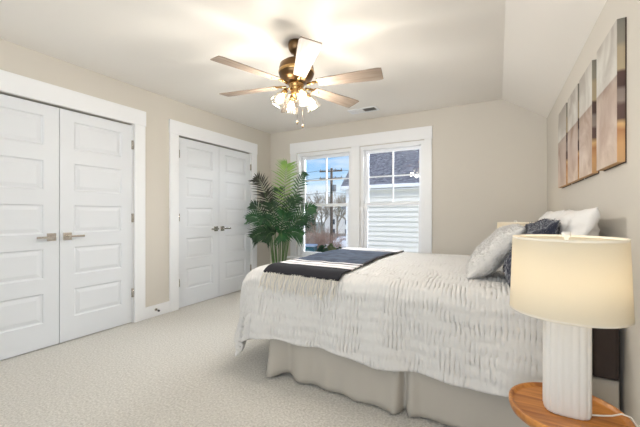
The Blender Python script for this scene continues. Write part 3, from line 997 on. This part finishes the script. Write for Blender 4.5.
# gable end
tp = .88; ym = NY + 4.5
q.add([(x0, NY, zE), (x0, NY + 9, zE), (x0, ym, zE + 4.5 * tp)], [(0, 1, 2)])
off = Vector((-2, NY, GZ))
def nb(q_, name, m, bevel=0, parent=None):
    q_.v = [tuple(Vector(p) - off) for p in q_.v]
    return q_.build(name, m, parent or nh, bevel=bevel)
wl = nb(q, 'siding_wall', SID)
q = MB(); q.box(x0 - .02, x0 + .10, NY - .045, NY + .02, GZ, zE); nb(q, 'corner_board', TRIM)
SHN = bpy.data.materials.new('roof_shingle'); SHN.use_nodes = True
t = SHN.node_tree; b = t.nodes['Principled BSDF']; b.inputs['Roughness'].default_value = .95
co = t.nodes.new('ShaderNodeTexCoord'); mpn = t.nodes.new('ShaderNodeMapping'); mpn.inputs['Scale'].default_value = (5, 7, 7)
br = t.nodes.new('ShaderNodeTexNoise'); br.inputs['Scale'].default_value = 1.6; br.inputs['Detail'].default_value = 8
rp = t.nodes.new('ShaderNodeValToRGB'); rp.color_ramp.elements[0].position = .35; rp.color_ramp.elements[0].color = lin(92, 94, 102)
rp.color_ramp.elements[1].position = .65; rp.color_ramp.elements[1].color = lin(142, 142, 148)
t.links.new(co.outputs['Object'], mpn.inputs[0]); t.links.new(mpn.outputs[0], br.inputs['Vector']); t.links.new(br.outputs['Fac'], rp.inputs[0]); t.links.new(rp.outputs[0], b.inputs['Base Color'])
q = MB(); ey = NY - .16; ez = zE + .10; nrow = 42
rx0, rx1 = x0 - .18, x1 + .3
dy = (ym - ey) / nrow
for i in range(nrow):
    ya, yb = ey + i * dy, ey + (i + 1) * dy
    za, zb = ez + i * dy * tp, ez + (i + 1) * dy * tp
    q.add([(rx0, ya, za + .022), (rx1, ya, za + .022), (rx1, yb, zb + .004), (rx0, yb, zb + .004), (rx0, ya, za), (rx1, ya, za)], [(0, 1, 2, 3), (4, 5, 1, 0)])
zr = ez + (ym - ey) * tp
q.add([(rx0, ym, zr), (rx1, ym, zr), (rx1, NY + 9.4, ez), (rx0, NY + 9.4, ez)], [(0, 1, 2, 3)])
nb(q, 'roof', SHN)
q = MB()
q.add([(rx0, ey, ez - .16), (rx0, ey, ez), (rx0, ym, zr), (rx0, ym, zr - .16)], [(0, 1, 2, 3)])
q.add([(rx0 + .04, ey, ez - .16), (rx0 + .04, ey, ez), (rx0 + .04, ym, zr), (rx0 + .04, ym, zr - .16)], [(3, 2, 1, 0)])
q.add([(rx0, ey, ez - .16), (rx0 + .04, ey, ez - .16), (rx0 + .04, ym, zr - .16), (rx0, ym, zr - .16)], [(0, 1, 2, 3)])
q.box(rx0, rx1, ey - .0, NY + .0, ez - .18, ez - .15)
nb(q, 'soffit', TRIM)
q = MB(); q.box(rx0, rx1, ey - .08, ey - .005, ez - .13, ez + .0)
nb(q, 'gutter', TRIM, bevel=.02)

# utility pole
def at(u, D): d = ray(u); return Vector((d[0] * D, d[1] * D, 0))
POLE = mat('pole_wood', lin(104, 92, 82), .9)
p = at(331.5, 34)
pole = empty('utility_pole', (p.x, p.y, GZ), label='wooden utility pole with two crossarms seen through the left window', cat='utility pole')
zt_ = 1.115 + (214.5 - 168) / 322 * 34 - GZ
MB().tube([(0, 0, 0), (0, 0, zt_)], [.17, .12], 12).build('pole', POLE, pole)
for dz in (.35, 1.15):
    q = MB(); M = Matrix.Translation((0, -.16, zt_ - dz)) @ Matrix.Rotation(.15, 4, 'Z'); q.box(-1.25, 1.25, -.06, .06, -.07, .07, M=M)
    ar = q.build('crossarm', POLE, pole)
    for x in (-1.15, -.5, .5, 1.15):
        q = MB(); q.lathe([(.05, .07), (.06, .12), (.03, .2), (.05, .24), (.001, .27)], c=(0, 0, 0), n=8, M=M @ Matrix.Translation((x, 0, 0)))
        q.build('insulator', mat('insulator', lin(120, 110, 104), .4), ar)
q = MB(); q.lathe([(.001, -1), (.2, -1), (.22, -.9), (.22, -.3), (.001, -.28)], c=(.36, -.1, zt_ - 1.5), n=16); q.build('transformer', mat('transformer_grey', lin(130, 132, 134), .5), pole)
WIRE = mat('wire', lin(60, 58, 58), .6)
for i, (zz, sp_, nm) in enumerate(((.15, .9, 'highest'), (.95, .8, 'second highest'), (2.6, .6, 'lowest'))):
    a_ = Vector((p.x, p.y - .2, GZ + zt_ - zz)); b1 = a_ + Vector((-32, -4, 0)); b2 = a_ + Vector((26, 10, 0))
    pts = [b1.lerp(a_, k / 10) - Vector((0, 0, sp_ * math.sin(PI * k / 10))) for k in range(10)] + [a_.lerp(b2, k / 10) - Vector((0, 0, sp_ * math.sin(PI * k / 10))) for k in range(11)]
    q = MB(); q.tube(pts, .018, 4, smooth=False)
    tag(q.build('power_line', WIRE), '%s of the three thin dark power lines strung from the utility pole' % nm, 'wire', 'power lines at the utility pole')

# trees
BARK = mat('bare_branches', lin(158, 148, 132), .95)
BARK2 = mat('brown_twigs', lin(164, 134, 118), .95)
def bare_tree_mesh(seed, H, spread, depth=5, thick=.16, bush=False):
    r_ = random.Random(seed); q = MB()
    def br_(p, d, L, rad, k):
        e_ = p + d * L
        q.tube([p, e_], [rad, rad * .62], 3, caps=False, smooth=False)
        if k == 0: return
        nb_ = 3 if k < 5 else 4
        for i in range(nb_ + (1 if k <= 2 else 0)):
            f_ = r_.uniform(.45, 1)
            v = Vector((r_.gauss(0, 1), r_.gauss(0, 1), r_.gauss(0.25, .6))).normalized()
            nd = (d * (1.0 if not bush else .6) + v * spread).normalized()
            br_(p.lerp(e_, f_), nd, L * r_.uniform(.55, .8), rad * .56, k - 1)
    if bush:
        for i in range(9):
            a = r_.uniform(0, 2 * PI); d = Vector((math.cos(a) * .7, math.sin(a) * .7, 1)).normalized()
            br_(Vector((0, 0, 0)), d, H * .4, thick * .4, depth - 1)
    else:
        br_(Vector((0, 0, 0)), Vector((0, 0, 1)), H * .38, thick, depth)
    return q
protos = {}
def tree(name, u, D, top_y, kind, seed, label, cat, group=None, m=BARK, fat=1.0):
    loc = at(u, D); Z = 1.115 + (214.5 - top_y) / 322 * D - GZ
    key = (kind, seed, m.name)
    if key not in protos:
        if kind == 'bare': q = bare_tree_mesh(seed, 6, .85, 5, .13)
        elif kind == 'bush': q = bare_tree_mesh(seed, 3, .9, 4, .09, True)
        protos[key] = q
        zmax = max(v[2] for v in q.v)
        q.v = [(x / zmax, y / zmax, z / zmax) for x, y, z in q.v]
        o = q.build(name, m)
        protos[key] = o.data
    else:
        o = bpy.data.objects.new(name, protos[key]); col.objects.link(o)
    o.location = (loc.x, loc.y, GZ); o.scale = (Z * fat, Z * fat, Z); o.rotation_euler = (0, 0, rng.uniform(0, 6))
    return tag(o, label, cat, group)
k = 0
for u, D, ty, lab in ((291, 44, 191, 'leafless tree at the left end of the far treeline, beside the palm fronds'), (301, 86, 190, 'leafless grey tree behind the left edge of the left window'),
                 (308, 60, 188, 'second leafless tree from the left edge of the left window glass'), (315, 76, 189, 'leafless tree in the left pane, left of the window muntin'),
                 (322, 46, 190, 'leafless tree just left of the utility pole, far away'), (328, 94, 192, 'distant leafless tree directly behind the utility pole'),
                 (337, 54, 191, 'leafless tree just right of the utility pole'), (344, 90, 190, 'leafless tree beside the neighbour roof corner'), (350, 47, 192, 'leafless tree half behind the neighbour house corner')):
    tree('bare_tree', u, D, ty, 'bare', 11 + k % 3, lab, 'tree', 'leafless trees beyond the window', fat=.85); k += 1
for u, D, ty, sd_, lab, m in ((312, 34, 228, 21, 'reddish brown leafless shrub in the lower left pane', BARK2), (322, 25.5, 221, 22, 'large tangled brown shrub left of the utility pole', BARK2),
                     (329, 30, 226, 21, 'brown twiggy shrub in front of the utility pole foot', BARK2), (318, 38, 222, 22, 'greyer twiggy shrub behind the large brown one', BARK),
                     (303, 28, 226, 21, 'twiggy shrub at the left edge of the left window', BARK)):
    tree('leafless_shrub', u, D, ty, 'bush', sd_, lab, 'shrub', 'leafless shrubs below the window', m, fat=.85)
# leafy shrubs
def leafy(u, D, ty, wpx, m, label, seed):
    loc = at(u, D); Z = 1.115 + (214.5 - ty) / 322 * D - GZ; R = wpx / 322 * D / 2
    r_ = random.Random(seed); q = MB()
    for i in range(2600):
        v = Vector((r_.gauss(0, 1), r_.gauss(0, 1), r_.gauss(0, 1))).normalized() * (r_.random() ** .3)
        lump = 1 + .25 * fbm(v.x * 2 + seed, v.y * 2, v.z * 2)
        c_ = Vector((v.x * R * lump, v.y * R * lump, Z / 2 + v.z * Z / 2 * lump))
        if c_.z < .02: c_.z = .02 + r_.random() * .1
        a = Vector((r_.gauss(0, 1), r_.gauss(0, 1), r_.gauss(0, 1))).normalized() * .10; b_ = a.orthogonal().normalized() * .06
        q.add([c_ - a, c_ + b_, c_ + a, c_ - b_], [(0, 1, 2, 3)])
    o = q.build('leafy_shrub', m); o.location = (loc.x, loc.y, GZ)
    tag(o, label, 'shrub')
EG = mat('evergreen', lin(74, 98, 58), .8, vary=((2, 2, 2), lin(50, 74, 46), .4, .6))
YG = mat('yellow_green', lin(142, 140, 66), .8, vary=((2, 2, 2), lin(100, 112, 54), .4, .6))
leafy(309, 50, 206, 14, EG, 'tall dark evergreen by the left edge of the window view', 5)
leafy(322, 18, 246, 16, EG, 'low dark green shrub below the large brown shrub', 6)
leafy(331, 21, 244, 12, YG, 'yellow-green shrub at the utility pole foot', 7)
leafy(339, 22, 248, 10, EG, 'dark green shrub right of the yellow-green one', 8)
leafy(314, 21, 249, 12, YG, 'low yellowish shrub beside the teal bin', 9)
# teal bin
p = at(309.5, 21); 
root = empty('trash_bin', (p.x, p.y, GZ), .3, label='teal bin with a white lid low in the left window view', cat='bin')
TEAL = mat('teal_plastic', lin(38, 122, 128), .5)
zb_ = 1.115 - 30 / 322 * 21 - GZ
MB().box(-.42, .42, -.4, .4, 0, zb_ - .12).build('body', TEAL, root, bevel=.04)
MB().box(-.46, .46, -.44, .44, zb_ - .12, zb_).build('lid', TRIM, root, bevel=.04)
# far white house
p = at(341, 62)
root = empty('distant_house', (p.x, p.y, GZ), .25, label='small white gabled house far behind the utility pole', cat='house')
zz = 1.115 + 2 / 322 * 62 - GZ
q = MB(); q.box(-3.2, 3.2, 0, 5, 0, zz - .6); q.add([(-3.2, 0, zz - .6), (3.2, 0, zz - .6), (0, 0, zz + 1.0)], [(0, 1, 2)])
q.build('wall', mat('far_white', lin(228, 226, 222), .7), root)
q = MB()
for sg in (-1, 1): q.add([(sg * 3.5, -.3, zz - .8), (0, -.3, zz + 1.1), (0, 5.3, zz + 1.1), (sg * 3.5, 5.3, zz - .8)], [(0, 1, 2, 3)])
q.build('roof', SHN, root)
for x, z in ((-1.6, 2.9), (1.2, 2.9), (-1.6, 1.0), (1.2, 1.0)):
    MB().box(x - .4, x + .4, -.05, .02, z - .5, z + .5).build('window', mat('far_window', lin(74, 80, 88), .3), root)
# parked car
def car(u, D, rz, label):
    p = at(u, D)
    r = empty('car', (p.x, p.y, GZ), rz, label=label, cat='car')
    prof = [(-2.2, .35), (-2.25, .8), (-1.5, .95), (-.9, 1.45), (.9, 1.48), (1.7, .98), (2.2, .85), (2.25, .35)]
    q = MB(); n = len(prof)
    vs = [(x, s_ * (.85 if z < 1 else .68), z) for s_ in (-1, 1) for x, z in prof]
    fs = [tuple(range(n)), tuple(reversed(range(n, 2 * n)))] + [((i + 1) % n, i, i + n, (i + 1) % n + n) for i in range(n)]
    q.add(vs, fs); q.build('body', mat('car_white', lin(228, 230, 234), .25, coat=.6), r, bevel=.05)
    q = MB()
    for s_ in (-1, 1): q.add([(-1.3, s_ * .80, 1.0), (-.85, s_ * .70, 1.38), (.8, s_ * .70, 1.40), (1.4, s_ * .80, 1.0)], [(0, 1, 2, 3)])
    q.build('side_glass', mat('car_glass', lin(40, 46, 54), .1), r)
    for x in (-1.4, 1.4):
        for s_ in (-1, 1):
            MB().tube([(x, s_ * .72, .33), (x, s_ * .90, .33)], .33, 20, smooth=False).build('wheel', mat('tyre', lin(32, 32, 34), .8), r)
car(339, 36, .3, 'white car parked right of the utility pole')
car(346, 42, .5, 'white car parked beside the neighbour house corner')
# board fence
root = empty('wooden_fence', tuple(at(322, 44)[:2]) + (GZ,), .35, label='low weathered board fence crossing behind the shrubs', cat='fence')
q = MB()
for i in range(70): q.box(-12 + i * .34, -12 + i * .34 + .32, -.02, .02, .05, 1.75)
for z in (.5, 1.4): q.box(-12, 11.8, .02, .06, z, z + .1)
q.build('boards', mat('fence_grey', lin(150, 142, 132), .9), root)
